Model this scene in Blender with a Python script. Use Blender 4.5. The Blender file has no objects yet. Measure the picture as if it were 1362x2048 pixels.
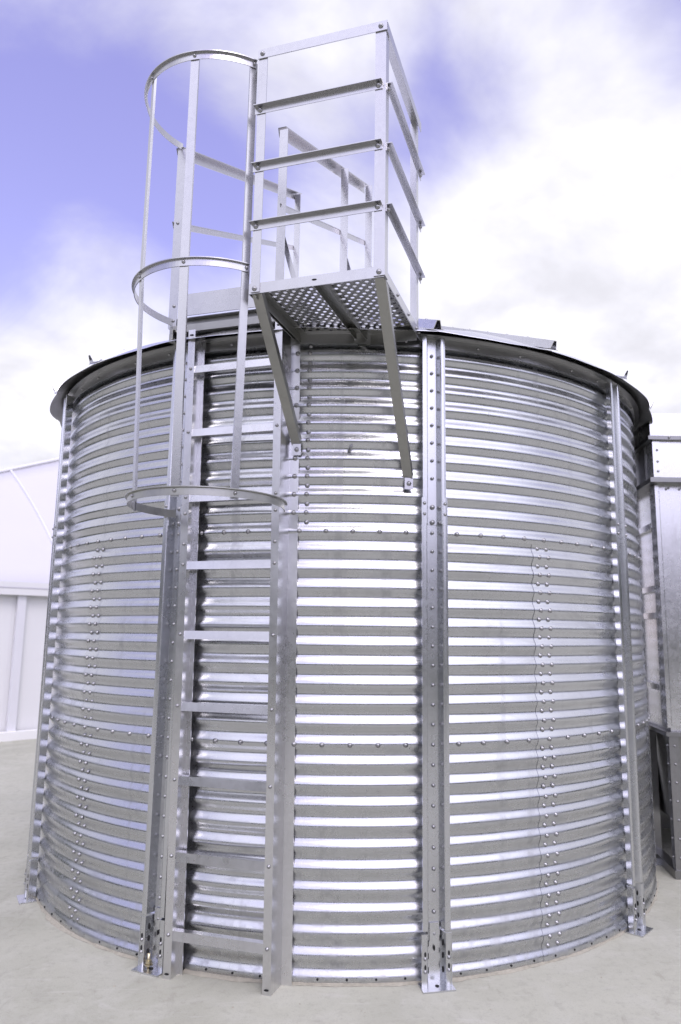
import bpy, math, random
from mathutils import Vector, Matrix, noise
random.seed(7)
PI = math.pi
scene = bpy.context.scene
col = scene.collection

# ------------------------------------------------------------------ camera
CAM = Vector((0.0, -4.8139, 1.339))
YAW, PITCH, ROLL = 0.0164, 0.1628, 0.0107
FPX, SX = 1465.25, 47.49
fwd = Vector((math.sin(YAW)*math.cos(PITCH), math.cos(YAW)*math.cos(PITCH), math.sin(PITCH)))
rgt = fwd.cross(Vector((0, 0, 1))).normalized()
upv = rgt.cross(fwd)
r2 = rgt*math.cos(ROLL) + upv*math.sin(ROLL)
u2 = -rgt*math.sin(ROLL) + upv*math.cos(ROLL)
cd = bpy.data.cameras.new('camera')
cam = bpy.data.objects.new('camera', cd)
col.objects.link(cam)
M3 = Matrix((r2, u2, -fwd)).transposed()
cam.matrix_world = Matrix.Translation(CAM) @ M3.to_4x4()
cd.sensor_fit = 'VERTICAL'
cd.sensor_height = 36.0
cd.sensor_width = 36.0*1362/2048
cd.lens = 36.0*FPX/2048
cd.shift_x = -SX/2048
cd.clip_start = 0.05
cd.clip_end = 2000
cd.dof.use_dof = True
cd.dof.focus_distance = 3.05
cd.dof.aperture_fstop = 2.4
scene.camera = cam

# ------------------------------------------------------------------ light
SUN_AZ, SUN_EL = math.radians(168), math.radians(50)      # azimuth from +Y, clockwise: behind the camera
sd = Vector((math.sin(SUN_AZ)*math.cos(SUN_EL), math.cos(SUN_AZ)*math.cos(SUN_EL), math.sin(SUN_EL)))
sl = bpy.data.lights.new('sun', 'SUN')
sl.energy = 1.4
sl.angle = math.radians(28)
sl.color = (1.0, 0.97, 0.92)
sun = bpy.data.objects.new('sun', sl)
col.objects.link(sun)
sun.rotation_euler = sd.to_track_quat('Z', 'Y').to_euler()
sun.location = (0, -6, 8)

world = bpy.data.worlds.new('World')
scene.world = world
world.use_nodes = True
nt = world.node_tree
nt.nodes.clear()
def N(tree, typ, **kw):
    n = tree.nodes.new(typ)
    for k, v in kw.items():
        setattr(n, k, v)
    return n
def mathn(tree, op, a, b=None, c=None, clamp=False):
    n = tree.nodes.new('ShaderNodeMath'); n.operation = op; n.use_clamp = clamp
    for i, v in enumerate((a, b, c)):
        if v is None: continue
        if isinstance(v, (int, float)): n.inputs[i].default_value = v
        else: tree.links.new(v, n.inputs[i])
    return n.outputs[0]
def vmath(tree, op, a, b=None):
    n = tree.nodes.new('ShaderNodeVectorMath'); n.operation = op
    for i, v in enumerate((a, b)):
        if v is None: continue
        if isinstance(v, (tuple, list, Vector)): n.inputs[i].default_value = v
        else: tree.links.new(v, n.inputs[i])
    return n.outputs['Value'] if op in ('DOT_PRODUCT', 'LENGTH') else n.outputs[0]
def mixc(tree, fac, a, b, mode='MIX'):
    n = tree.nodes.new('ShaderNodeMix'); n.data_type = 'RGBA'; n.blend_type = mode
    for s, v in ((n.inputs[0], fac), (n.inputs[6], a), (n.inputs[7], b)):
        if isinstance(v, (int, float)): s.default_value = v
        elif isinstance(v, (tuple, list)): s.default_value = v if len(v) == 4 else (*v, 1)
        else: tree.links.new(v, s)
    return n.outputs[2]
def maprange(tree, v, a, b, c, d, smooth=True):
    n = tree.nodes.new('ShaderNodeMapRange'); n.interpolation_type = 'SMOOTHSTEP' if smooth else 'LINEAR'
    tree.links.new(v, n.inputs[0])
    for i, x in enumerate((a, b, c, d)): n.inputs[i+1].default_value = x
    return n.outputs[0]
def noisen(tree, vec, scale, detail=4, rough=.55, dist=0.0):
    n = tree.nodes.new('ShaderNodeTexNoise')
    n.inputs['Scale'].default_value = scale; n.inputs['Detail'].default_value = detail
    n.inputs['Roughness'].default_value = rough; n.inputs['Distortion'].default_value = dist
    tree.links.new(vec, n.inputs['Vector'])
    return n.outputs['Fac']

sky = N(nt, 'ShaderNodeTexSky', sky_type='NISHITA')
sky.sun_disc = False
sky.sun_elevation = SUN_EL
sky.sun_rotation = SUN_AZ
sky.air_density = 1.0; sky.dust_density = 0.4; sky.ozone_density = 3.0
tc = N(nt, 'ShaderNodeTexCoord')
dirv = tc.outputs['Generated']
sep = N(nt, 'ShaderNodeSeparateXYZ'); nt.links.new(dirv, sep.inputs[0])
den = mathn(nt, 'ADD', mathn(nt, 'MAXIMUM', sep.outputs[2], 0.0), 0.28)
cx_ = mathn(nt, 'DIVIDE', sep.outputs[0], den)
cy_ = mathn(nt, 'DIVIDE', sep.outputs[1], den)
cmb = N(nt, 'ShaderNodeCombineXYZ'); nt.links.new(cx_, cmb.inputs[0]); nt.links.new(cy_, cmb.inputs[1])
cp = cmb.outputs[0]
n1 = noisen(nt, vmath(nt, 'ADD', cp, (3.1, 1.7, 0.4)), 1.5, 9, .58, .5)
n2 = noisen(nt, vmath(nt, 'ADD', cp, (7.3, 2.2, 3.3)), 3.4, 6, .55, .2)
def pixdir(x, y):
    return (fwd + r2*((x-681-SX)/FPX) - u2*((y-1024)/FPX)).normalized()
def lobe(x, y, deg):      # a soft bank of cloud or a gap in it, around one direction of the sky
    d = vmath(nt, 'DOT_PRODUCT', dirv, tuple(pixdir(x, y)))
    return maprange(nt, d, math.cos(math.radians(deg)), 1.0, 0.0, 1.0)
dens = n1
for (x, y, dg, amt) in (
        (1260, 580, 19, .30), (1000, 640, 10, .14), (120, 820, 9, .22), (560, 20, 11, .10), (1130, 60, 9, .16), (130, 0, 9, -.02),
        (140, 450, 14, -.21), (0, 220, 7, -.10), (380, 330, 9, -.12), (940, 240, 6, -.10), (1350, 20, 4.5, -.08), (240, 540, 7, .10), (640, 500, 7, .08)):
    dens = mathn(nt, 'ADD', dens, mathn(nt, 'MULTIPLY', lobe(x, y, dg), amt))
mask = maprange(nt, dens, 0.25, 0.65, 0.0, 1.0)
skyc = vmath(nt, 'MULTIPLY', sky.outputs[0], (3.1, 2.05, 2.25))
skyc = vmath(nt, 'ADD', skyc, (1.25, .95, 2.4))
shade = maprange(nt, n2, .32, .70, 0.74, 1.05)
# thin cloud glows around the veiled sun
sdot = vmath(nt, 'DOT_PRODUCT', dirv, tuple(sd))
shade = mathn(nt, 'ADD', shade, maprange(nt, sdot, math.cos(math.radians(60)), 1.0, 0.0, 1.7))
cl = N(nt, 'ShaderNodeCombineXYZ')
for i, v in enumerate((11.2, 11.1, 12.1)):
    nt.links.new(mathn(nt, 'MULTIPLY', shade, v), cl.inputs[i])
skymix = mixc(nt, mask, skyc, cl.outputs[0])
bg = N(nt, 'ShaderNodeBackground'); bg.inputs['Strength'].default_value = 0.1
nt.links.new(skymix, bg.inputs['Color'])
wo = N(nt, 'ShaderNodeOutputWorld'); nt.links.new(bg.outputs[0], wo.inputs['Surface'])

vs = scene.view_settings
vs.view_transform = 'Standard'; vs.look = 'None'; vs.gamma = 1.0; vs.use_curve_mapping = False
vs.exposure = 0.0
scene.cycles.max_bounces = 8
scene.cycles.glossy_bounces = 6
scene.cycles.use_denoising = True

# ------------------------------------------------------------------ materials
def new_mat(name):
    m = bpy.data.materials.new(name); m.use_nodes = True
    return m, m.node_tree, m.node_tree.nodes['Principled BSDF']
def metal(name, colr, rough, spangle=.06, bump=.0, rvar=.1, streak=False, warm=0, dirt=0.0, tone=0.0):
    m, t, p = new_mat(name)
    pos = N(t, 'ShaderNodeNewGeometry').outputs['Position']
    vor = N(t, 'ShaderNodeTexVoronoi'); vor.inputs['Scale'].default_value = 55
    t.links.new(pos, vor.inputs['Vector'])
    vs_ = N(t, 'ShaderNodeSeparateColor'); t.links.new(vor.outputs['Color'], vs_.inputs[0])
    sp = mathn(t, 'MULTIPLY', mathn(t, 'SUBTRACT', vs_.outputs[0], .5), spangle*2)
    big = noisen(t, pos, 2.3, 5, .6, .3)
    val = mathn(t, 'ADD', sp, mathn(t, 'MULTIPLY', mathn(t, 'SUBTRACT', big, .5), .10))
    val = mathn(t, 'ADD', val, 1.0)
    rr = mathn(t, 'ADD', mathn(t, 'MULTIPLY', mathn(t, 'SUBTRACT', big, .5), rvar*2.5), rough)
    rr = mathn(t, 'ADD', rr, mathn(t, 'MULTIPLY', sp, .5))
    h = None
    if streak:
        st = vmath(t, 'MULTIPLY', pos, (1.3, 1.3, 70.0))
        sn = noisen(t, st, 1.0, 4, .6)
        rr = mathn(t, 'ADD', rr, mathn(t, 'MULTIPLY', mathn(t, 'SUBTRACT', sn, .5), .16))
        val = mathn(t, 'ADD', val, mathn(t, 'MULTIPLY', mathn(t, 'SUBTRACT', sn, .5), .14))
        ox = noisen(t, vmath(t, 'MULTIPLY', pos, (2.6, 2.6, 7.0)), 1.0, 6, .65, .8)   # dull oxidised patches
        oxm = maprange(t, ox, .54, .70, 0, 1)
        rr = mathn(t, 'ADD', rr, mathn(t, 'MULTIPLY', oxm, .12))
        val = mathn(t, 'SUBTRACT', val, mathn(t, 'MULTIPLY', oxm, .10))
        h = noisen(t, vmath(t, 'MULTIPLY', pos, (7, 7, 16)), 1.0, 3, .5)
    if tone:                                   # each sheet its own shade of zinc
        oi = N(t, 'ShaderNodeObjectInfo').outputs['Random']
        val = mathn(t, 'ADD', val, mathn(t, 'MULTIPLY', mathn(t, 'SUBTRACT', oi, .5), tone*2))
        rr = mathn(t, 'ADD', rr, mathn(t, 'MULTIPLY', mathn(t, 'SUBTRACT', oi, .5), .05))
        # runs of rain and dust down the wall, and splashes near its foot
        run = noisen(t, vmath(t, 'MULTIPLY', pos, (16, 16, .8)), 1.0, 5, .65)
        rm = maprange(t, run, .54, .72, 0, 1)
        val = mathn(t, 'SUBTRACT', val, mathn(t, 'MULTIPLY', rm, .16))
        rr = mathn(t, 'ADD', rr, mathn(t, 'MULTIPLY', rm, .10))
        sz = N(t, 'ShaderNodeSeparateXYZ'); t.links.new(pos, sz.inputs[0])
        spl = mathn(t, 'MULTIPLY', maprange(t, sz.outputs[2], .02, .42, 1, 0), maprange(t, noisen(t, pos, 19, 5, .7), .47, .66, 0, 1))
        rr = mathn(t, 'ADD', rr, mathn(t, 'MULTIPLY', spl, .22))
        val = mathn(t, 'SUBTRACT', val, mathn(t, 'MULTIPLY', spl, .14))
    if dirt:
        dn = noisen(t, vmath(t, 'MULTIPLY', pos, (9, 9, 3)), 1.0, 6, .7, .6)
        val = mathn(t, 'SUBTRACT', val, mathn(t, 'MULTIPLY', maprange(t, dn, .5, .75, 0, 1), dirt))
    base = vmath(t, 'SCALE', tuple(colr)); 
    sc = base.node
    t.links.new(val, sc.inputs['Scale'])
    t.links.new(base, p.inputs['Base Color'])
    t.links.new(mathn(t, 'MAXIMUM', rr, .08), p.inputs['Roughness'])
    p.inputs['Metallic'].default_value = 1.0
    fine = noisen(t, pos, 140, 2, .5)
    hh = mathn(t, 'MULTIPLY', fine, .045)
    if h is not None: hh = mathn(t, 'ADD', hh, h)
    b = N(t, 'ShaderNodeBump'); b.inputs['Strength'].default_value = bump if bump else .04
    b.inputs['Distance'].default_value = .004
    t.links.new(hh, b.inputs['Height']); t.links.new(b.outputs[0], p.inputs['Normal'])
    return m
M = {}
M['sheet'] = metal('corrugated galvanised sheet', (.575, .585, .605), .265, .015, .12, .06, streak=True, tone=.10)
M['post'] = metal('galvanised post steel', (.63, .64, .66), .27, .02, .05, .06, dirt=.08)
M['rail'] = metal('galvanised rail steel', (.52, .52, .53), .28, .025, .05, .06, dirt=.08)
M['hoop'] = metal('dull hoop steel', (.46, .46, .43), .34, .03, .05, .06, dirt=.12)
M['ladder'] = metal('galvanised ladder steel', (.70, .70, .715), .29, .025, .05, .08, dirt=.12)
M['brace'] = metal('weathered brace steel', (.37, .37, .35), .40, .02, .05, .06, dirt=.18)
M['deck'] = metal('platform deck steel', (.38, .38, .37), .36, .03, .05, .08, dirt=.15)
M['roof'] = metal('roof sheet steel', (.80, .80, .82), .27, .02, .06, .06)
M['bolt'] = metal('bolt zinc', (.40, .40, .41), .42, .0, .0, .02)
M['cab'] = metal('cabinet steel', (.74, .74, .75), .27, .03, .05, .08, dirt=.08)
M['cabdark'] = metal('cabinet frame steel', (.30, .30, .30), .36, .03, .05, .08, dirt=.15)
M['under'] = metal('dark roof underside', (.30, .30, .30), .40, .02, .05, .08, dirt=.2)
M['ring'] = metal('eave ring steel', (.46, .46, .46), .34, .02, .05, .05)
M['brass'] = metal('anchor bolt zinc yellow', (.62, .55, .38), .35, .0, .0, .02)
m, t, p = new_mat('open hole'); p.inputs['Base Color'].default_value = (.012, .012, .013, 1); p.inputs['Roughness'].default_value = .9; M['hole'] = m
m, t, p = new_mat('black rubber'); p.inputs['Base Color'].default_value = (.02, .02, .022, 1); p.inputs['Roughness'].default_value = .6; M['gapshade'] = m  # black for the painted shade behind the ladder flange
m, t, p = new_mat('interior'); p.inputs['Base Color'].default_value = (.12, .12, .12, 1); p.inputs['Roughness'].default_value = .9; M['inside'] = m

# concrete
m, t, p = new_mat('concrete'); M['concrete'] = m
pos = N(t, 'ShaderNodeNewGeometry').outputs['Position']
big = noisen(t, pos, .55, 6, .6, .6)
mid = noisen(t, pos, 2.6, 7, .65, .8)
fine = noisen(t, pos, 26, 6, .7)
grit = noisen(t, pos, 190, 3, .6)
c = mixc(t, maprange(t, big, .3, .7, 0, 1), (.335, .335, .275), (.455, .455, .38))
c = mixc(t, maprange(t, mid, .46, .64, 0, .55), c, (.46, .46, .40))
c = mixc(t, maprange(t, mid, .42, .30, 0, .5), c, (.30, .295, .25))
c = mixc(t, maprange(t, fine, .50, .68, 0, .35), c, (.29, .28, .24))
c = mixc(t, maprange(t, grit, .56, .70, 0, .5), c, (.27, .255, .225))
# pale scuff marks
sc_ = noisen(t, vmath(t, 'MULTIPLY', pos, (3.0, 9.0, 1)), 1.0, 5, .6, 2.2)
c = mixc(t, maprange(t, sc_, .58, .68, 0, .32), c, (.50, .495, .45))
sc2 = noisen(t, vmath(t, 'MULTIPLY', vmath(t, 'ADD', pos, (11, 4, 0)), (6.0, 2.2, 1)), 1.0, 6, .7, 1.6)
c = mixc(t, maprange(t, sc2, .58, .70, 0, .5), c, (.28, .27, .225))
# hairline cracks
vc = N(t, 'ShaderNodeTexVoronoi'); vc.feature = 'DISTANCE_TO_EDGE'; vc.inputs['Scale'].default_value = .85
wob = N(t, 'ShaderNodeTexNoise'); wob.inputs['Scale'].default_value = 3.0; wob.inputs['Detail'].default_value = 6
t.links.new(pos, wob.inputs['Vector'])
t.links.new(vmath(t, 'ADD', pos, vmath(t, 'MULTIPLY', wob.outputs['Color'], (.5, .5, 0))), vc.inputs['Vector'])
crk = mathn(t, 'MULTIPLY', maprange(t, vc.outputs['Distance'], .0, .004, 1, 0), maprange(t, big, .5, .66, 0, .3))
c = mixc(t, crk, c, (.24, .225, .19))
t.links.new(c, p.inputs['Base Color'])
t.links.new(maprange(t, fine, .3, .7, .72, .92), p.inputs['Roughness'])
b = N(t, 'ShaderNodeBump'); b.inputs['Strength'].default_value = .35; b.inputs['Distance'].default_value = .004
t.links.new(mathn(t, 'SUBTRACT', mathn(t, 'ADD', fine, mathn(t, 'MULTIPLY', grit, .5)), crk), b.inputs['Height'])
t.links.new(b.outputs[0], p.inputs['Normal'])

def plain(name, colr, rough, var=.06, scale=3.0, trans=0):
    m, t, p = new_mat(name)
    pos = N(t, 'ShaderNodeNewGeometry').outputs['Position']
    n = noisen(t, pos, scale, 5, .6, .3)
    c = mixc(t, n, tuple(x*(1-var) for x in colr), tuple(min(1, x*(1+var)) for x in colr))
    t.links.new(c, p.inputs['Base Color']); p.inputs['Roughness'].default_value = rough
    return m
M['membrane'] = plain('white membrane', (.58, .57, .63), .55, .04, .8)
M['hallwall'] = plain('white wall cladding', (.72, .72, .73), .5, .03, 1.2)
M['trees'] = plain('dark foliage', (.05, .065, .04), .9, .5, .9)
M['sand'] = plain('sand', (.36, .34, .28), .95, .35, 60)
M['grass'] = plain('rough grass', (.075, .085, .045), .95, .4, 1.3)
M['halltrim'] = plain('pale grey trim', (.68, .68, .72), .5, .04, 2)
M['whitepaint'] = plain('white painted kerb', (.8, .8, .8), .6, .05, 2)

# ------------------------------------------------------------------ helpers
class MB:
    def __init__(self):
        self.v, self.f, self.s = [], [], []
    def add(self, vs, fs, smooth=False):
        o = len(self.v)
        self.v += [tuple(x) for x in vs]
        self.f += [tuple(i+o for i in f) for f in fs]
        self.s += [smooth]*len(fs)
    def mesh(self, name, mat):
        me = bpy.data.meshes.new(name)
        me.from_pydata(self.v, [], self.f)
        me.polygons.foreach_set('use_smooth', self.s)
        if mat: me.materials.append(M[mat])
        me.update()
        return me
    def build(self, name, mat, parent=None):
        o = bpy.data.objects.new(name, self.mesh(name, mat))
        col.objects.link(o)
        if parent: o.parent = parent; o.matrix_parent_inverse = INV(parent)
        return o
_inv = {}
def INV(o):
    # parents are placed without scale or rotation of their own: undo their summed location
    # (parts already sit at the world origin)
    return Matrix.Translation(-o.location) if o.parent is None else Matrix.Identity(4)
def extrude(mb, prof, p0, p1, xd, yd, smooth=False):
    """closed 2-D outline prof swept from p0 to p1; xd, yd are its axes"""
    n = len(prof); p0 = Vector(p0); p1 = Vector(p1); xd = Vector(xd); yd = Vector(yd)
    vs = [p0 + xd*x + yd*y for x, y in prof] + [p1 + xd*x + yd*y for x, y in prof]
    fs = [(i, (i+1) % n, n+(i+1) % n, n+i) for i in range(n)]
    a = sum(prof[i][0]*prof[(i+1) % n][1]-prof[(i+1) % n][0]*prof[i][1] for i in range(n))
    flip = (a > 0) != (xd.cross(yd).dot(p1-p0) > 0)
    fs += [tuple(range(n-1, -1, -1)), tuple(range(n, 2*n))]
    if flip: fs = [tuple(reversed(f)) for f in fs]
    mb.add(vs, fs, smooth)
def rect(w, h, ox=0, oy=0):
    return [(ox-w/2, oy-h/2), (ox+w/2, oy-h/2), (ox+w/2, oy+h/2), (ox-w/2, oy+h/2)]
def thick(path, t):
    """open 2-D polyline -> closed outline of sheet thickness t (to its left)"""
    pts = [Vector(p) for p in path]; off = []
    for i, p in enumerate(pts):
        d0 = (pts[i]-pts[i-1]).normalized() if i else (pts[1]-pts[0]).normalized()
        d1 = (pts[i+1]-pts[i]).normalized() if i < len(pts)-1 else d0
        n0 = Vector((-d0.y, d0.x)); n1 = Vector((-d1.y, d1.x))
        mm = (n0+n1); mm = mm/max(.3, mm.dot(n0)) if mm.length > 1e-6 else n0
        off.append(p+mm*t)
    return [tuple(p) for p in pts] + [tuple(p) for p in reversed(off)]
def box(mb, c, sx, sy, sz, xd=(1, 0, 0), yd=(0, 1, 0)):
    xd = Vector(xd).normalized(); yd = Vector(yd).normalized(); zd = xd.cross(yd)
    extrude(mb, rect(sx, sy), Vector(c)-zd*sz/2, Vector(c)+zd*sz/2, xd, yd)
def tag(o, label=None, cat=None, group=None, kind=None):
    if label: o['label'] = label
    if cat: o['category'] = cat
    if group: o['group'] = group
    if kind: o['kind'] = kind
    return o
def empty(name, loc):
    o = bpy.data.objects.new(name, None); col.objects.link(o); o.location = loc
    o.empty_display_size = .2
    return o
GZ = 0.012
R, PH0, AL = 1.778, 0.19, PI/50
def ang(i): return PH0 + AL*(i-10)
def cyl(r, i, z): a = ang(i); return Vector((r*math.sin(a), -r*math.cos(a), z))
def rad(i): a = ang(i); return Vector((math.sin(a), -math.cos(a), 0))
def tan_(i): a = ang(i); return Vector((math.cos(a), math.sin(a), 0))
Z = Vector((0, 0, 1))

# domed bolt head with a washer, axis +Z, used everywhere (shared mesh)
def bolt_data(name, rw, rh, h):
    mb = MB(); n = 8
    rings = [(rw, 0), (rw, .0015), (rh, .0022), (rh*.95, h*.65), (rh*.55, h)]
    vs = []
    for (r, z) in rings:
        vs += [(r*math.cos(2*PI*k/n), r*math.sin(2*PI*k/n), z) for k in range(n)]
    vs.append((0, 0, h*1.08))
    fs = []
    for j in range(len(rings)-1):
        fs += [(j*n+k, j*n+(k+1) % n, (j+1)*n+(k+1) % n, (j+1)*n+k) for k in range(n)]
    j = len(rings)-1
    fs += [(j*n+k, j*n+(k+1) % n, len(vs)-1) for k in range(n)]
    mb.add(vs, fs, True)
    return mb
BOLT = bolt_data('bolt', .0105, .0075, .0075)
BOLT_ME = BOLT.mesh('bolt', 'bolt')
SBOLT = bolt_data('small_bolt', .0075, .0055, .006)
def axes(nrm):
    nrm = Vector(nrm).normalized()
    a = Vector((0, 0, 1)) if abs(nrm.z) < .9 else Vector((1, 0, 0))
    x = a.cross(nrm).normalized(); y = nrm.cross(x)
    return x, y, nrm
def bolt_obj(p, nrm, parent):
    o = bpy.data.objects.new('bolt', BOLT_ME); col.objects.link(o)
    x, y, n = axes(nrm)
    if parent: o.parent = parent; o.matrix_parent_inverse = INV(parent)
    o.matrix_local = Matrix.Translation(Vector(p)) @ Matrix((x, y, n)).transposed().to_4x4()
    return o
def bolt_into(mb, p, nrm, src=None):
    src = src or SBOLT
    x, y, n = axes(nrm); p = Vector(p)
    mb.add([p + x*a + y*b + n*c for a, b, c in src.v], src.f, True)
def disc_into(mb, p, nrm, rx, ry=None, n=10, lift=.0012):
    ry = ry or rx
    x, y, nn = axes(nrm); p = Vector(p)
    pts = [p + nn*lift + x*(rx*math.cos(2*PI*k/n)) + y*(ry*math.sin(2*PI*k/n)) for k in range(n)]
    mb.add(pts + [q - nn*(lift+.001) for q in pts],
           [tuple(range(n))] + [(k+n, (k+1) % n+n, (k+1) % n, k) for k in range(n)])

# ------------------------------------------------------------------ ground
mb = MB(); mb.add([(-500, -500, GZ), (500, -500, GZ), (500, 500, GZ), (-500, 500, GZ)], [(0, 1, 2, 3)])
tag(mb.build('ground', 'concrete'), kind='structure')

# unseen dark grass added behind the camera to darken the steel's reflected horizon
mb = MB(); mb.add([(-500, -500, GZ+.004), (500, -500, GZ+.004), (500, -8.6, GZ+.004), (-500, -8.6, GZ+.004)], [(0, 1, 2, 3)])
tag(mb.build('added_field', 'grass'), kind='structure')

# unseen trees added behind the camera to put dark lines in the steel's reflections
mb = MB(); n = 260; lay = ((0, 0), (-1.2, .35), (-1.0, .8), (0, 1.0), (1.8, .85), (2.4, 0))
vs = []
for k in range(n+1):
    az = math.radians(48 + 264*k/n)
    for q, (dr_, fz) in enumerate(lay):
        nz_ = noise.noise(Vector((k*.21, q*1.7, 3)))*.9 + noise.noise(Vector((k*.9, q*3.1, 8)))*.5
        r_ = 44 + dr_*1.6 + nz_*1.2
        hgt = 8.0 + 12.0*math.exp(-((48+264*k/n-134)/2.6)**2) + 3.5*noise.noise(Vector((k*.11, 1, 5))) + 1.1*noise.noise(Vector((k*.7, q, 2)))  # tall bump added to darken one patch of the wall's reflection
        vs.append((r_*math.sin(az), r_*math.cos(az), GZ + fz*hgt))
m_ = len(lay)
mb.add(vs, [(k*m_+q, k*m_+q+1, (k+1)*m_+q+1, (k+1)*m_+q) for k in range(n) for q in range(m_-1)])
tag(mb.build('added_trees', 'trees'), 'added band of unseen trees that darkens the steel reflections', 'trees', kind='stuff')

# ------------------------------------------------------------------ tank
tank = tag(empty('storage_tank', (0, 0, GZ)), 'large round corrugated galvanised steel tank with low cone roof on concrete', 'tank')
L = .86; Z0 = .035; PITCH_C = L/11; AMP = .0068
def rwall(z):
    return R - AMP + AMP*math.cos(2*PI*(z-Z0)/PITCH_C)
def sheet_mesh(i0, i1, k):
    """one corrugated sheet of ring k between bolt indices i0 and i1 (lapped over its neighbours)"""
    zb = Z0 + k*L - (.022 if k else .015); zt = Z0 + (k+1)*L + (.022 if k < 2 else -.012)
    na = 76; nz = int((zt-zb)/PITCH_C*12)
    ia, ib = i0 - .55, i1 + .55
    outer, inner = [], []
    for a in range(na+1):
        i = ia + (ib-ia)*a/na
        for j in range(nz+1):
            z = zb + (zt-zb)*j/nz
            off = .0032*(1-j/nz)*(1 if k else 0) + .0022*(1-a/na)
            q = rad(i)
            wob = noise.noise(Vector((q.x*3.1, q.y*3.1, z*2.7)))*.0028 + noise.noise(Vector((q.x*6+5, q.y*6, z*11)))*.0017
            fl = math.exp(-a/na*70)*(.0002 + .0010*max(0, noise.noise(Vector((i0*1.3, k*7.7, z*6)))))
            r = rwall(z) + off + wob + fl
            outer.append(cyl(r, i, z)); inner.append(cyl(r-.0016, i, z))
    mb = MB(); W = nz+1; n = len(outer)
    fo = [(a*W+j, (a+1)*W+j, (a+1)*W+j+1, a*W+j+1) for a in range(na) for j in range(nz)]
    mb.add(outer+inner, fo + [tuple(n+x for x in reversed(f)) for f in fo], True)
    e = []
    for j in range(nz):
        e.append((j, j+1, n+j+1, n+j)); b_ = na*W
        e.append((b_+j+1, b_+j, n+b_+j, n+b_+j+1))
    for a in range(na):
        e.append(((a+1)*W, a*W, n+a*W, n+(a+1)*W)); e.append((a*W+nz, (a+1)*W+nz, n+(a+1)*W+nz, n+a*W+nz))
    allv = outer+inner
    for f in e: mb.add([allv[q] for q in f], [(0, 1, 2, 3)])
    return mb
VIS = (-13, 28)
sheets = []
for k in range(3):
    start = 5 if k == 2 else -5
    for s in range(5):
        i0 = start + 20*s; i1 = i0 + 20
        c0 = i0 if i0 <= 45 else i0-100
        sh = sheet_mesh(i0, i1, k).build('wall_sheet', 'sheet', tank)
        sheets.append((k, c0, c0+20, sh))
def sheet_at(k, i):
    for kk, a, b_, sh in sheets:
        if kk == k and (a <= i < b_ or a <= i+100 < b_ or a <= i-100 < b_): return sh
def nrm_at(i, z):
    dz = .0005; s = (rwall(z+dz)-rwall(z-dz))/(2*dz)
    return (rad(i) - Z*s).normalized()
# bolts in the horizontal laps
for k in (1, 2):
    for i in range(VIS[0], VIS[1]+1):
        if i % 10 == 0: continue
        z = Z0 + k*L
        st = 5 if k == 2 else -5
        off = .0032 + .0022*(1-((i-st) % 20)/20)
        bolt_obj(cyl(rwall(z)+off+.0008, i, z), rad(i), sheet_at(k, i))
# bolts in the upright laps, on every crest and in every valley
def lap(k, i0):
    for j in range(1, 22):
        z = Z0 + k*L + PITCH_C*.5*j
        zo = .0032*(1-(z-Z0-k*L)/L)*(1 if k else 0)
        for c in (-.24, .24):
            bolt_obj(cyl(rwall(z)+.0022+zo+.0008, i0+c, z), nrm_at(i0, z), sheet_at(k, i0))
lap(0, -5); lap(1, -5); lap(0, 15); lap(1, 15); lap(2, 5)
# open holes along the bottom edge, joined for each bottom sheet
for kk, a, b_, sh in sheets:
    if kk: continue
    mb = MB()
    for i in range(a, b_):
        if i % 10 == 0: continue
        disc_into(mb, cyl(R+.0022*(1-(i-a)/20)+.0006, i, Z0), rad(i), .0046)
    tag(mb.build('bolt_holes', 'hole', sh), kind='stuff')
# small studs left in the wall of the top ring
def stud(px, pr_, ln, tilt):
    mb = MB(); p = px; x, y, n = axes(pr_)
    d = (n + x*tilt[0] + y*tilt[1]).normalized(); x, y, n = axes(d)
    prof = [(.005*math.cos(q*PI/4), .005*math.sin(q*PI/4)) for q in range(8)]
    extrude(mb, prof, p, p+d*ln, x, y, True)
    bolt_into(mb, p, pr_)
    return mb
stud(cyl(R-.004, 6.82, 2.105), rad(6.8), .03, (.5, .5)).build('stud', 'bolt', sheet_at(2, 6))
stud(cyl(R-.002, 9.02, 2.19), rad(9), .018, (0, .2)).build('stud', 'bolt', sheet_at(2, 9))

# ring angle under the eaves
mb = MB(); n = 180; prof = [(0, 0), (.004, 0), (.004, .044), (.03, .047), (.03, .05), (0, .05)]
vs, fs = [], []
for a in range(n):
    for (x, y) in prof:
        vs.append(cyl(R+.004+x, a*100/n, 2.578+y))
m_ = len(prof)
for a in range(n):
    b_ = (a+1) % n
    fs += [(a*m_+j, b_*m_+j, b_*m_+(j+1) % m_, a*m_+(j+1) % m_) for j in range(m_)]
mb.add(vs, fs, False)
ring = mb.build('eave_angle', 'ring', tank)
mb = MB()
for i in range(-14, 30):
    if i % 5 == 2 or i % 5 == 4: bolt_into(mb, cyl(R+.008, i, 2.6), rad(i))
tag(mb.build('eave_bolts', 'bolt', ring), kind='stuff')

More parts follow.
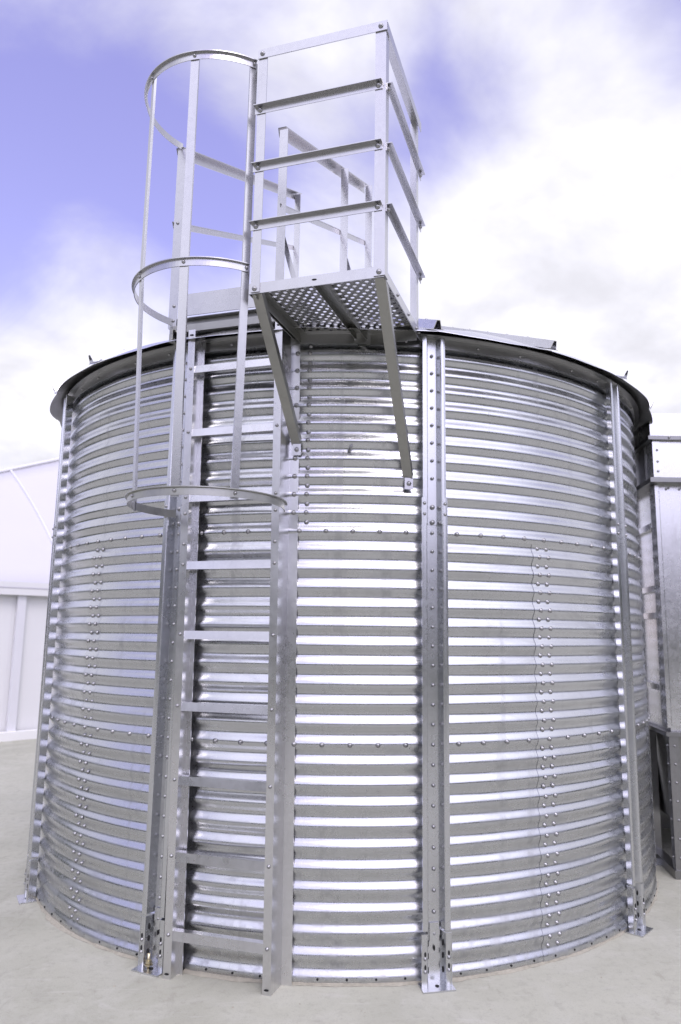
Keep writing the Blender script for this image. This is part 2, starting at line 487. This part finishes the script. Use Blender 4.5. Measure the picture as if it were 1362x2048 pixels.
# posts: open hat section standing on a slotted shoe
def hat(hw, fl, hl, d, ret=.007, y0=0.0):
    mc = (hl+fl)/2+.002
    pth = [(-hl, d-ret+y0), (-hl, d+y0-.0022), (-mc, d+y0), (-fl-.003, d+y0), (-fl+.001, d+y0-.003), (-hw, y0),
           (hw, y0), (fl-.001, d+y0-.003), (fl+.003, d+y0), (mc, d+y0), (hl, d+y0-.0022), (hl, d-ret+y0)]
    return thick(pth, -.003)
PD = .042
def post(ip):
    o = R + .0075
    c = Vector((0, 0, 0)) + rad(ip)*o; x, y = tan_(ip), rad(ip)
    mb = MB(); extrude(mb, hat(.022, .034, .056, PD), c+Z*.215, c+Z*1.90, x, y)
    main = mb.build('post', 'post', tank)
    mb = MB(); extrude(mb, hat(.019, .030, .0505, PD-.004, y0=.0033), c+Z*1.79, c+Z*2.612, x, y)
    up = mb.build('upper_post', 'post', main)
    mb = MB(); extrude(mb, hat(.0245, .0365, .0575, PD, .001, -.0001), c+Z*(GZ+.006), c+Z*.205, x, y)
    extrude(mb, thick([(-.019, .0036), (.019, .0036)], .003), c+Z*.16, c+Z*.232, x, y)
    sh = mb.build('shoe', 'post', main)
    mb = MB(); pc = c + y*.022 + Z*(GZ+.003); box(mb, pc, .128, .105, .006, x, y)
    mb.build('base_plate', 'post', main)
    mb = MB()
    disc_into(mb, pc+Z*.003 + x*.002 + y*.012, Z, .011, .008)
    for zz in (.085, .13):
        for s in (-1, 1): disc_into(mb, c + x*(s*.047) + y*(PD+.0002) + Z*(zz+.004), y, .0042, .0095)
    for zz in (.19, .14): disc_into(mb, c + y*.0042 + Z*zz, y, .004, .010)
    sd_ = (x*-.86 + y*.30).normalized()
    for zz in (.165, .12, .07): disc_into(mb, c + x*.0295 + y*.021 + Z*zz, (y*.28 - x).normalized(), .0045, .011, lift=.0025)
    for zz in (.165, .12, .07): disc_into(mb, c - x*.0295 + y*.021 + Z*zz, (y*.28 + x).normalized(), .0045, .011, lift=.0025)
    tag(mb.build('slots', 'hole', main), kind='stuff')
    mb = MB()
    z = Z0 + PITCH_C*2
    while z < 2.58:
        yy = .0004 if z < 1.9 else .0038
        if abs(z-1.86) > .07: bolt_into(mb, c + y*(yy+.0032 if z > 1.9 else .0034) + Z*z, y)
        z += PITCH_C
    for zz in (.080, .125): 
        for s in (-1, 1): bolt_into(mb, c + x*(s*.047) + y*PD + Z*(zz-.006), y)
    for zz in (1.83, 1.875):
        for s in (-1, 1): bolt_into(mb, c + x*(s*.045) + y*(PD+.0002) + Z*zz, y)
    for zz in (1.80, 1.865): bolt_into(mb, c + y*.0072 + Z*zz, y, BOLT)
    tag(mb.build('post_bolts', 'bolt', main), kind='stuff')
    if ip == 0:
        mb = MB(); q = pc + Z*.003 - x*.012 + y*.014
        prof = [(.0065*math.cos(k*PI/4), .0065*math.sin(k*PI/4)) for k in range(8)]
        extrude(mb, prof, q, q+Z*.055, (1, 0, 0), (0, 1, 0), True)
        hx = [(.0125*math.cos(k*PI/3), .0125*math.sin(k*PI/3)) for k in range(6)]
        extrude(mb, hx, q+Z*.018, q+Z*.030, (1, 0, 0), (0, 1, 0))
        extrude(mb, [(a*1.35, b*1.35) for a, b in hx], q+Z*.012, q+Z*.016, (1, 0, 0), (0, 1, 0))
        mb.build('anchor_bolt', 'brass', main)
for ip in range(-40, 60, 10): post(ip)

# roof: twenty ribbed sectors
RE, RSL = 1.870, math.tan(math.radians(24.5))
ZE = 2.622
def zroof(r): return ZE + (RE-r)*RSL
for s in range(20):
    ia = s*5; mb = MB(); na, nr = 14, 16
    top, bot = [], []
    for a in range(na+1):
        f = a/na; i = ia + 5*f; bulge = math.sin(PI*f)
        for j in range(nr+1):
            g = 1-(1-j/nr)**1.7; r = .22 + (RE-.22)*g
            rr_ = r + .022*bulge*g**8
            h = .016*bulge*g - .036*bulge*(max(0, g-.9)/.1)**2
            w_ = noise.noise(Vector((s*3.1, f*4, g*6)))*.003
            z = zroof(r) + h + w_
            top.append(cyl(rr_, i, z)); bot.append(cyl(rr_, i, z-.0022))
    W = nr+1; n = len(top)
    fo = [(a*W+j, a*W+j+1, (a+1)*W+j+1, (a+1)*W+j) for a in range(na) for j in range(nr)]
    fo = [tuple(reversed(f)) for f in fo]
    mb.add(top+bot, fo + [tuple(n+x for x in reversed(f)) for f in fo], True)
    allv = top+bot
    for a in range(na): mb.add([allv[q] for q in (a*W+nr, (a+1)*W+nr, n+(a+1)*W+nr, n+a*W+nr)], [(0, 1, 2, 3)])
    pn = mb.build('roof_panel', 'roof', tank)
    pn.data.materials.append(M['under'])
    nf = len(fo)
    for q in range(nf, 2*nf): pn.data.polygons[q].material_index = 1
    # standing rib along the panel's left edge
    mb = MB(); x = tan_(ia); dr = (-rad(ia) + Z*RSL).normalized(); up_ = x.cross(dr).normalized()
    if up_.z < 0: up_ = -up_
    prof = thick([(-.030, .002), (-.017, .003), (-.006, .040), (.006, .040), (.017, .003), (.030, .002)], .0022)
    p0 = cyl(RE+.008, ia, ZE+.000); p1 = cyl(.24, ia, zroof(.24))
    extrude(mb, prof, p0, p1, x, up_)
    rb = mb.build('rib', 'roof', pn)
    mb = MB()
    for q in range(6):
        pp = p0 + (p1-p0)*(.02+.09*q)
        if q: bolt_into(mb, pp + up_*.040, up_)
        bolt_into(mb, pp + up_*.0045 + x*.028, up_)
    tag(mb.build('rib_bolts', 'bolt', rb), kind='stuff')
mb = MB(); n = 40
vs = [cyl(.30, k*100/n, zroof(.30)+.03) for k in range(n)] + [cyl(.27, k*100/n, zroof(.27)+.06) for k in range(n)] + [Vector((0, 0, zroof(0)+.08))]
mb.add(vs, [(k, (k+1) % n, n+(k+1) % n, n+k) for k in range(n)] + [(n+k, n+(k+1) % n, 2*n) for k in range(n)], True)
mb.build('roof_cap', 'roof', tank)
# dark inside floor-to-roof lining is not needed: the shell is closed

# sand and grit swept against the foot of the wall
mb = MB(); n = 500; vs = []
for k in range(n):
    i = k*100/n; q = rad(i)
    wd = .006 + .030*max(0, noise.noise(Vector((q.x*5, q.y*5, 1)))) + .016*max(0, noise.noise(Vector((q.x*23, q.y*23, 4))))
    for (dr_, dz) in ((-.03, .009), (.004, .010), (wd*.5, .006), (wd, .0005)):
        jit = noise.noise(Vector((q.x*60, q.y*60, dr_*90)))
        vs.append(cyl(R - .004 + dr_ + jit*.004, i, GZ + max(.0004, dz + jit*.003)))
mb.add(vs, [(k*4+j, ((k+1) % n)*4+j, ((k+1) % n)*4+j+1, k*4+j+1) for k in range(n) for j in range(3)], True)
tag(mb.build('grit_line', 'sand'), 'line of pale sand against the foot of the tank', 'sand', kind='stuff')
mb = MB()
for k in range(260):
    px_, py_ = random.uniform(-2.6, 2.6), random.uniform(-3.6, -.6)
    if math.hypot(px_, py_) < 1.84: continue
    r_ = random.uniform(.002, .0065) * (1.6 if random.random() < .05 else 1)
    pts = [(px_+r_*math.cos(a*PI/2.5)*random.uniform(.6, 1.1), py_+r_*math.sin(a*PI/2.5)*random.uniform(.6, 1.1), GZ+.0003) for a in range(5)]
    mb.add(pts + [(px_, py_, GZ+r_*.8)], [(a, (a+1) % 5, 5) for a in range(5)])
tag(mb.build('loose_grit', 'sand'), 'small stones scattered over the concrete', 'gravel', kind='stuff')

# ------------------------------------------------------------------ platform frame of reference
FL = Vector((-.392, -2.210, 0)); EX = Vector((.9524, -.305, 0)).normalized(); EY = Vector((.305, .9524, 0)).normalized()
def w(a, b, z): return FL + EX*a + EY*b + Z*z
def Lprof(p, q, t=.004):      # angle section: leg p along +x, leg q along +y from the corner at the origin
    sx_, sy_ = (1 if p > 0 else -1), (1 if q > 0 else -1)
    return [(0, 0), (p, 0), (p, t*sy_), (t*sx_, t*sy_), (t*sx_, q), (0, q)]

# ---- ladder with safety cage
lad = tag(empty('access_ladder', tuple(w(-.22, .375, GZ))), 'steel ladder with hooped safety cage fixed to the tank wall', 'ladder')
LEAN = -.033/2.6
def lw(a, b, z): return w(a + LEAN*z, b, z)
LB = .372
for nm, ac, back, zt in (('stringer', -.434, .090, 2.66), ('stringer', -.016, .108, 2.66)):
    mb = MB()
    fw = .017; fl_ = .043 if ac > -.2 else .021; so_ = .0075 if ac > -.2 else .026
    def bw(a_, rr_):       # depth at which the wall of radius rr_ lies
        p = w(a_, 0, 0); B_ = p.dot(EY); C_ = p.length_squared - rr_*rr_
        return -B_ - math.sqrt(B_*B_-C_)
    pth = [(ac-fw, LB), (ac+fw, LB), (ac+fw+.003, bw(ac+fw+.003, R+so_)), (ac+fw+fl_, bw(ac+fw+fl_, R+so_+.001))]
    prof = thick(pth, .0035)
    a0 = FL + Z*(GZ); a1 = FL + EX*(LEAN*zt) + Z*zt
    extrude(mb, prof, a0, a1, EX, EY)
    st = mb.build(nm, 'ladder', lad)
    if ac < -.2:                      # added black strip: paints the shade in the gap behind the flange
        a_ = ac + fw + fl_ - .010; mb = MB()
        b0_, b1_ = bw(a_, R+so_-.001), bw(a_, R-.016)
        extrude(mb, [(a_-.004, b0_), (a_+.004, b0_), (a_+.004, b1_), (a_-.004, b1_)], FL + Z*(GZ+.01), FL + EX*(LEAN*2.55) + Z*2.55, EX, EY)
        mb.build('gap_shade_strip', 'gapshade', st)
    mb = MB()
    for zz in [.14+.2885*k for k in range(9)]:
        bolt_into(mb, lw(ac, LB-.001, zz+.03), -EY)
    for zz in (1.83, 1.70): bolt_into(mb, lw(ac, LB-.001, zz), -EY)
    tag(mb.build('stringer_bolts', 'bolt', st), kind='stuff')
    mb = MB(); disc_into(mb, lw(ac, LB-.0012, 2.635), -EY, .010, .0035); disc_into(mb, lw(ac, LB-.0012, .03), -EY, .010, .0035)
    tag(mb.build('slots', 'hole', st), kind='stuff')
for k in range(9):
    zt = .184 + .2885*k
    mb = MB()
    prof = thick([(.024, -.034), (-.005, -.034), (.0, 0), (.030, 0)], -.003)   # x = EY (depth), y = Z
    extrude(mb, prof, lw(-.434+.016, LB+.006, zt), lw(-.016-.012, LB+.006, zt), EY, Z)
    mb.build('rung', 'ladder', lad)
# hoops
HC, HR, HB = Vector((-.583, -1.897, 0)), .332, .306
def hp(r, deg, z): a = math.radians(deg); return HC + Vector((r*math.cos(a), r*math.sin(a), z))
def hoop(z, a0, a1, hh=.032, mat='rail', HR=HR):
    mb = MB(); n = 72
    prof = [(0, 0), (.0035, 0), (.0035, hh-.0035), (.013, hh-.0035), (.013, hh), (0, hh)]
    m_ = len(prof); vs = []
    for k in range(n+1):
        d = a0 + (a1-a0)*k/n
        for (x, y) in prof: vs.append(hp(HR+x, d, z-hh/2+y))
    fs = []
    for k in range(n):
        fs += [(k*m_+j, (k+1)*m_+j, (k+1)*m_+(j+1) % m_, k*m_+(j+1) % m_) for j in range(m_)]
    fs += [tuple(range(m_)), tuple(range(n*m_+m_-1, n*m_-1, -1))]
    mb.add(vs, fs)
    return mb.build('hoop', mat, lad)
hs = [hoop(1.838, 10, -233, .032, 'hoop', HB), hoop(2.712, -59, -224), hoop(3.59, -59, -224)]
for deg, z0, z1, wd in ((-60.5, 1.815, 3.60, .030), (-101.5, 1.815, 3.60, .034), (-143, 1.815, 3.60, .024), (-184, 1.815, 2.72, .022)):
    mb = MB(); a = math.radians(deg); rd = Vector((math.cos(a), math.sin(a), 0)); tg = Vector((-rd.y, rd.x, 0))
    prof = thick([(-wd/2, -.010), (-wd/2, 0), (wd/2, 0), (wd/2, -.010)], -.003)
    extrude(mb, prof, hp(HB-.001, deg, z0), hp(HR-.001, deg, 2.70), tg, rd)
    extrude(mb, prof, hp(HR-.001, deg, 2.701), hp(HR-.001, deg, z1), tg, rd)
    br = mb.build('cage_bar', 'rail', lad)
    mb = MB()
    for z in (1.838, 2.712, 3.59):
        if z <= z1: bolt_into(mb, hp((HB if z < 2 else HR)+.004, deg, z), rd)
    tag(mb.build('bar_bolts', 'bolt', br), kind='stuff')

# ---- platform
pf = tag(empty('access_platform', tuple(w(.257, .28, 2.595))), 'steel platform with perforated deck and square four-rail guard above the tank wall', 'platform')
PW, PDp, PZ = .5145, .55, 2.595
FH = .042
def lbar(name, prof, p0, p1, xd, yd, mat='rail', parent=None, thing=None):
    mb = MB(); extrude(mb, prof, p0, p1, xd, yd); return mb.build(name, mat, parent or thing)
# fascias (angles with the flat face outside)
fr_ = lbar('fascia', Lprof(.045, .0-FH) , w(-.012, 0, PZ+FH), w(PW+.004, 0, PZ+FH), EY, Z, 'rail', pf)
lbar('fascia', Lprof(-.045, -FH), w(PW+.004, .004, PZ+FH), w(PW+.004, .675, PZ+FH), EX, Z, 'rail', pf)
lbar('fascia', Lprof(.045, -FH), w(-.012, .004, PZ+FH), w(-.012, PDp+.02, PZ+FH), EX, Z, 'brace', pf)
lbar('cross_beam', Lprof(-.05, -.052), w(0, PDp, PZ+FH-.010), w(PW, PDp, PZ+FH-.010), EY, Z, 'deck', pf)
lbar('joist', thick([(-.024, -.030), (-.024, 0), (.024, 0), (.024, -.030)], -.003), w(.272, .006, PZ+FH-.012), w(.272, PDp-.004, PZ+FH-.012), EX, Z, 'brace', pf)
lbar('side_joist', thick([(0, -.040), (0, 0), (.03, 0)], -.003), w(.012, .01, PZ+FH-.012), w(.012, PDp+.04, PZ+FH-.012), EX, Z, 'brace', pf)
# perforated planks: real holes
def plank(a0, a1, b0, b1, z, nx, ny):
    mb = MB(); cw = (a1-a0)/nx; ch = (b1-b0)/ny; h = .0021; K = 8
    for ix in range(nx):
        for iy in range(ny):
            cx = a0 + cw*(ix+.5); cy = b0 + ch*(iy+.5)
            r = .0088 if (ix+iy) % 2 == 0 else 0
            co = [(cx-cw/2, cy-ch/2), (cx+cw/2, cy-ch/2), (cx+cw/2, cy+ch/2), (cx-cw/2, cy+ch/2)]
            if r == 0:
                mb.add([w(x, y, z) for x, y in co] + [w(x, y, z+h) for x, y in co], [(3, 2, 1, 0), (4, 5, 6, 7)]); continue
            rg = [(cx+r*math.cos(PI/4+2*PI*k/K+PI), cy+r*math.sin(PI/4+2*PI*k/K+PI)) for k in range(K)]
            for zz, fl in ((z, True), (z+h, False)):
                vs = [w(x, y, zz) for x, y in co+rg]
                fs = []
                for q in range(4):
                    k0 = q*2
                    fs.append((q, (q+1) % 4, 4+(k0+2) % K, 4+(k0+1) % K, 4+k0))
                mb.add(vs, [tuple(reversed(f)) for f in fs] if fl else fs)
            # drawn collar rising round the hole
            hi = .003
            vs = [w(x, y, z) for x, y in rg] + [w(cx+(x-cx)*.97, cy+(y-cy)*.97, z+hi) for x, y in rg]
            mb.add(vs, [(k, (k+1) % K, K+(k+1) % K, K+k) for k in range(K)], True)
    return mb.build('deck_plank', 'deck', pf)
plank(.004, .252, .006, PDp-.004, PZ+FH-.010, 14, 24)
plank(.292, PW-.004, .006, PDp-.004, PZ+FH-.010, 12, 24)
mb = MB(); box(mb, w(.272, PDp/2, PZ+FH-.0105), .046, PDp-.02, .003, EX, EY); mb.build('deck_strip', 'deck', pf)
# rail posts
RT = 3.625
lbar('rail_post', Lprof(.036, .036), w(-.002, -.005, PZ+.004), w(-.002, -.005, RT), EX, EY, 'rail', pf)
lbar('rail_post', Lprof(-.042, .042), w(PW+.008, -.005, PZ+.004), w(PW+.008, -.005, RT), EX, EY, 'rail', pf)
lbar('rail_post', Lprof(-.036, -.036), w(PW+.002, .575, PZ+.004), w(PW+.002, .575, RT), EX, EY, 'rail', pf)
# rails: front and right side
for k, z in enumerate((2.868, 3.113, 3.362)):
    lbar('rail', Lprof(-.022, -.030, .003), w(-.010, -.0055, z+.012), w(PW-.004, -.0055, z+.012), EY, Z, 'rail', pf)
    lbar('rail', Lprof(.022, -.030, .003), w(PW+.0085, .004, z+.012), w(PW+.0085, .590, z+.012), EX, Z, 'rail', pf)
lbar('top_rail', Lprof(.042, -.040), w(-.006, -.010, RT+.004), w(PW+.0125, -.010, RT+.004), EY, Z, 'rail', pf)
lbar('top_rail', Lprof(-.042, -.040), w(PW+.013, -.004, RT+.003), w(PW+.013, .590, RT+.003), EX, Z, 'rail', pf)
mb = MB()
for z in (2.868, 3.113, 3.362):
    for a in (.012, PW-.020): bolt_into(mb, w(a, -.009, z-.003), -EY, BOLT)
    for b in (.022, .572): bolt_into(mb, w(PW+.012, b, z-.003), EX, BOLT)
for a in (.014, PW-.012): bolt_into(mb, w(a, -.0105, RT-.016), -EY, BOLT)
for a in (.014, PW-.014): bolt_into(mb, w(a, -.0055, PZ+.018), -EY, BOLT)
for b in (.2, .38, .52, .57): bolt_into(mb, w(PW+.0045, b, PZ+.022), EX)
tag(mb.build('rail_bolts', 'bolt', pf), kind='stuff')
mb = MB(); disc_into(mb, w(.252, -.0002, PZ+.024), -EY, .010, .0035)
mb.build('slot', 'hole', pf)
# diagonal braces down to the wall
def brace(a0, foot):
    p0 = w(a0, .018, PZ+.006); p1 = Vector(foot)
    d = (p1-p0).normalized(); x = EX - d*EX.dot(d); x.normalize(); y = x.cross(d)
    if y.dot(EY) > 0: y = -y
    mb = MB()
    prof = thick([(-.020, .0), (.020, .0), (.020, -.028)], -.0035)
    extrude(mb, prof, p0, p1 + d*.0, x, y)
    b_ = mb.build('brace', 'brace', pf)
    rd = Vector((p1.x, p1.y, 0)).normalized(); tx = Z.cross(rd)
    mb = MB(); box(mb, p1 + rd*.004 - Z*.022 + tx*.004, .036, .050, .004, tx, Z)
    mb.build('foot_plate', 'rail', b_)
    mb = MB(); bolt_into(mb, p1 + rd*.006 - Z*.022 + tx*.004, rd, BOLT); mb.build('foot_bolt', 'bolt', b_)
i5 = 4.86
brace(.014, cyl(R+.010, 4.80, 2.125)); brace(PW-.016, cyl(R+.006, 9.06, 1.985))

# ---- handrails and step on the roof
rw = tag(empty('roof_walkway', tuple(w(-.3, .6, 2.66))), 'steel handrails and step climbing the tank roof behind the ladder cage', 'walkway')
SL, SR = math.tan(math.radians(24.6)), math.tan(math.radians(22.3))
QB = .385
def zr_at(p): return zroof(math.hypot(p.x, p.y))
def rpost(a, b, top, side, zb=None, wd=.042, brace_=True):
    p = w(a, b, 0); z0 = zb if zb else zr_at(p)+.01
    ps = lbar('rail_post', Lprof(wd*side, wd), w(a, b, z0), w(a, b, top), EX, EY, 'rail', rw)
    if brace_:
        zm_ = top-.46; q0 = w(a+.004*side, b+.03, zm_); q1 = w(a+.13, b+.05, max(zr_at(w(a+.13, b+.05, 0))+.012, z0-.05))
        d = (q1-q0).normalized()
        lbar('strut', rect(.022, .004), q0, q1, d.cross(EY).normalized(), EY, 'rail', ps)
    return ps
rpost(-.600, QB, 3.575, 1, 2.685, .042, False)
rpost(-.080, QB, 3.575, 1, 2.70, .040)
rpost(-.060, QB+.80, 3.575+.80*SR, 1)
rpost(-.060, QB+1.27, 3.575+1.27*SR, 1)
rpost(-.600, QB+1.42, 3.575+1.42*SL, 1, None, .04, False)
for nm, dz, hh, fw_ in (('top_rail', 0, .040, .040), ('rail', -.375, .030, .006)):
    e0 = (EY + Z*SL).normalized(); e1 = (EY + Z*SR).normalized()
    def rl(a, s, t, ee, sgn):
        up_ = EX.cross(ee).normalized(); up_ = up_ if up_.z > 0 else -up_
        lbar(nm, Lprof(fw_*sgn, -hh, .004), w(a, QB-.006, 3.583+dz), w(a, QB+t, 3.583+dz+s*(t+.006)), EX, up_, 'rail', rw)
    rl(-.606, SL, 1.46, e0, 1)
    rl(-.086 if dz == 0 else -.066, SR, 1.31, e1, 1)
lbar('toe_board', rect(.004, .104), w(-.515, QB+.004, 2.790), w(.06, QB+.004, 2.790), EY, Z, 'rail', rw)
lbar('step_plate', rect(.42, .004, .22), w(-.60, QB+.01, 2.736), w(.06, QB+.01, 2.736), EY, Z, 'deck', rw)
lbar('front_beam', thick([(.032, -.034), (0, -.034), (0, 0), (.032, 0)], -.003), w(-.588, QB-.004, 2.692), w(.05, QB-.004, 2.692), EY, Z, 'brace', rw)
lbar('step_gap_shade', rect(.004, .038), w(-.59, QB+.045, 2.714), w(.05, QB+.045, 2.714), EY, Z, 'cabdark', rw)  # dark strip standing for the shade in the gap under the step
for a in (-.57, -.02):
    lbar('bearer', rect(.03, .040), w(a, QB-.01, 2.634), w(a, QB+.40, 2.70), EX, Z, 'brace', rw)
mb = MB()
for z in (2.72, 2.79): bolt_into(mb, w(-.575, QB-.001, z), -EY)
bolt_into(mb, w(-.58, QB-.001, 3.20), -EY)
tag(mb.build('rail_bolts', 'bolt', rw), kind='stuff')

# ------------------------------------------------------------------ sheet-metal housing on the right
cx0, cy0 = 1.82, -.52
cab = tag(empty('metal_housing', (cx0+.6, cy0+.5, GZ)), 'tall galvanised sheet metal machine housing on legs right of the tank', 'housing')
X, Y = Vector((1, 0, 0)), Vector((.10, .995, 0)).normalized()
def cbox(name, x0, x1, y0, y1, z0, z1, mat, parent=None):
    mb = MB()
    p = [Vector((cx0, cy0, 0)) + X*a + Y*b for a, b in ((x0, y0), (x1, y0), (x1, y1), (x0, y1))]
    vs = [q+Z*z0 for q in p] + [q+Z*z1 for q in p]
    mb.add(vs, [(3, 2, 1, 0), (4, 5, 6, 7), (0, 1, 5, 4), (1, 2, 6, 5), (2, 3, 7, 6), (3, 0, 4, 7)])
    return mb.build(name, mat, parent or cab)
body = cbox('lower_body', .02, 1.3, .02, 1.1, .80, 2.24, 'cab')
cbox('front_panel', .024, 1.28, .006, .019, .83, 2.20, 'cab', body)
cbox('upper_body', -.012, 1.3, -.03, 1.1, 2.27, 2.50, 'cab')
cbox('top_body', -.03, 1.3, -.05, 1.1, 2.525, 2.665, 'cab')
for z0, z1 in ((2.24, 2.268), (2.50, 2.523)):
    cbox('flange', -.045, 1.3, -.062, 1.1, z0, z1, 'cabdark')
cbox('corner_strip', -.0155, .03, -.0345, -.0315, 2.275, 2.495, 'cab')
# side face: frame, cross bars, inset panels
for (y0, y1) in ((.0, .10), (.50, .56), (.98, 1.06)):
    cbox('side_stile', -.004, .019, y0, y1, .82, 2.235, 'cab')
for z in (1.02, 1.44, 1.60, 1.98):
    cbox('cross_bar', -.008, .018, .102, .498, z, z+.035, 'cab')
cbox('side_upper_panel', -.018, -.0125, .12, .50, 2.275, 2.495, 'cabdark')
cbox('bottom_flange', -.02, 1.3, -.02, 1.1, .775, .798, 'cabdark')
for (a, b) in ((.0, .0), (.0, .42), (.0, .95), (1.2, .0)):
    p = Vector((cx0, cy0, 0)) + X*a + Y*b
    lbar('leg', thick([(.055, .0), (0, 0), (0, .055), (.055, .055)], -.004), p+Z*GZ, p+Z*.775, X, Y, 'cabdark', cab)
# hopper below the body
mb = MB()
def cpt(a, b, z): return Vector((cx0, cy0, z)) + X*a + Y*b
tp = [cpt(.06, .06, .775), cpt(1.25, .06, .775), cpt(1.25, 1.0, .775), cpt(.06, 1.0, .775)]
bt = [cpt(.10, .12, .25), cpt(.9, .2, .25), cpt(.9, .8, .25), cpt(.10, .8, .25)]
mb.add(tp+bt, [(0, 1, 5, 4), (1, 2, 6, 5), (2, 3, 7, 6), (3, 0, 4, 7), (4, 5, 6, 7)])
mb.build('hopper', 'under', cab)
cbox('shade_plate', .0, 1.3, 1.08, 1.1, GZ, .775, 'under')  # dark plate added for the shade in the space under the body
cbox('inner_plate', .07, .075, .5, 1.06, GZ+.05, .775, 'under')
cbox('base_rail', -.01, 1.3, -.012, .05, GZ, GZ+.045, 'cabdark')
cbox('base_rail', -.01, .05, .052, 1.1, GZ, GZ+.045, 'cabdark')
# lean-to cover above
mb = MB()
v0 = [cpt(-.02, 0, 2.668), cpt(1.3, 0, 2.668), cpt(1.3, 1.0, 2.93), cpt(.12, 1.0, 2.93)]
mb.add(v0 + [q - Z*.003 for q in v0], [(0, 1, 2, 3), (7, 6, 5, 4), (0, 4, 5, 1), (0, 3, 7, 4)])
mb.build('cover', 'cab', cab)
mb = MB()
for z in (2.31, 2.37, 2.44): bolt_into(mb, cpt(.012, -.036, z), -Y)
for a in (.08, .16, .24, .32):
    bolt_into(mb, cpt(a, .004, 2.215), -Y); bolt_into(mb, cpt(a, -.064, 2.512), -Y)
for z in [.9+.18*k for k in range(8)]:
    bolt_into(mb, cpt(-.005, .085, z), -X); bolt_into(mb, cpt(-.005, .515, z), -X)
for z in [.12+.1*k for k in range(7)]:
    bolt_into(mb, cpt(-.001, .03, z), -X); bolt_into(mb, cpt(-.001, .45, z), -X); bolt_into(mb, cpt(.03, -.001, z), -Y)
tag(mb.build('housing_bolts', 'bolt', cab), kind='stuff')

# ------------------------------------------------------------------ white hall far left
hall = tag(empty('membrane_hall', (-4.2, 4.4, GZ)), 'white membrane hall with sloping roof far behind the left side of tank', 'building')
A = Vector((-4.2, 4.42, 0)); D_ = Vector((.72, .69, 0)).normalized(); Bk = Vector((-D_.y, D_.x, 0))
def h(s, b, z): return A + D_*s + Bk*b + Z*z
def quad(name, pts, mat, parent, th=.02, nrm=None):
    mb = MB(); nn = (pts[1]-pts[0]).cross(pts[2]-pts[0]).normalized()
    vs = list(pts) + [q - nn*th for q in pts]; n = len(pts)
    mb.add(vs, [tuple(range(n)), tuple(range(2*n-1, n-1, -1))] + [(k, n+k, n+(k+1) % n, (k+1) % n) for k in range(n)])
    return mb.build(name, mat, parent)
EZ = 1.86
for k in range(-2, 4):
    quad('wall_panel', [h(k*1.6, 0, GZ), h(k*1.6+1.599, 0, GZ), h(k*1.6+1.599, 0, EZ), h(k*1.6, 0, EZ)], 'hallwall', hall)
def ridge(s): return h(s, 2.3, 3.72 + .398*(s-.45))
mb = MB(); ns, nb = 24, 8
vs = []
for a in range(ns+1):
    s = -3.0 + 9.0*a/ns; r0 = h(s, -.12, EZ-.02); r1 = ridge(s)
    for j in range(nb+1):
        f = j/nb; q = r0.lerp(r1, f) + Z*(.10*math.sin(PI*f)); vs.append(q)
mb.add(vs, [(a*(nb+1)+j, (a+1)*(nb+1)+j, (a+1)*(nb+1)+j+1, a*(nb+1)+j+1) for a in range(ns) for j in range(nb)], True)
rf = mb.build('roof', 'membrane', hall)
sol = rf.modifiers.new('solid', 'SOLIDIFY'); sol.thickness = .03
def rp(s, f): return h(s, -.12, EZ-.02).lerp(ridge(s), f) + Z*(.10*math.sin(PI*f)+.012)
def tube(pts, r, name, mat, parent, n=8):
    mb = MB(); vs = []
    for k, p in enumerate(pts):
        d = (pts[min(k+1, len(pts)-1)]-pts[max(k-1, 0)]).normalized(); x = d.cross(Z).normalized() if abs(d.z) < .95 else Vector((1, 0, 0)); y = d.cross(x)
        vs += [p + x*(r*math.cos(2*PI*q/n)) + y*(r*math.sin(2*PI*q/n)) for q in range(n)]
    mb.add(vs, [(k*n+q, k*n+(q+1) % n, (k+1)*n+(q+1) % n, (k+1)*n+q) for k in range(len(pts)-1) for q in range(n)], True)
    return mb.build(name, mat, parent)
for s in (-2.2, .70, 3.6): tube([rp(s-.1*(k/10), k/10) for k in range(11)], .02, 'roof_rib', 'halltrim', rf)
tube([ridge(-3.0+9.0*k/24) + Z*.02 for k in range(25)], .03, 'roof_edge', 'hallwall', rf)
for s in (-2.7, .09, 2.9):
    lbar('wall_post', rect(.10, .05), h(s, -.04, GZ), h(s, -.04, EZ-.05), D_, Bk, 'halltrim', hall)
lbar('eave_beam', rect(.10, .16), h(-3.0, -.06, EZ-.03), h(6, -.06, EZ-.03), Bk, Z, 'hallwall', hall)
lbar('kerb', rect(.10, .10), h(-3.0, -.10, GZ+.05), h(6, -.10, GZ+.05), Bk, Z, 'whitepaint', hall)
quad('gable_wall', [h(6, 0, GZ), h(6, 2.3, GZ), ridge(6)-Z*.05, h(6, 0, EZ)], 'hallwall', hall)
quad('gable_wall', [h(-3.0, 2.3, GZ), h(-3.0, 0, GZ), h(-3.0, 0, EZ), ridge(-3.0)-Z*.05], 'hallwall', hall)
quad('back_wall', [h(6, 2.3, GZ), h(-3.0, 2.3, GZ), ridge(-3.0)-Z*.05, ridge(6)-Z*.05], 'hallwall', hall)
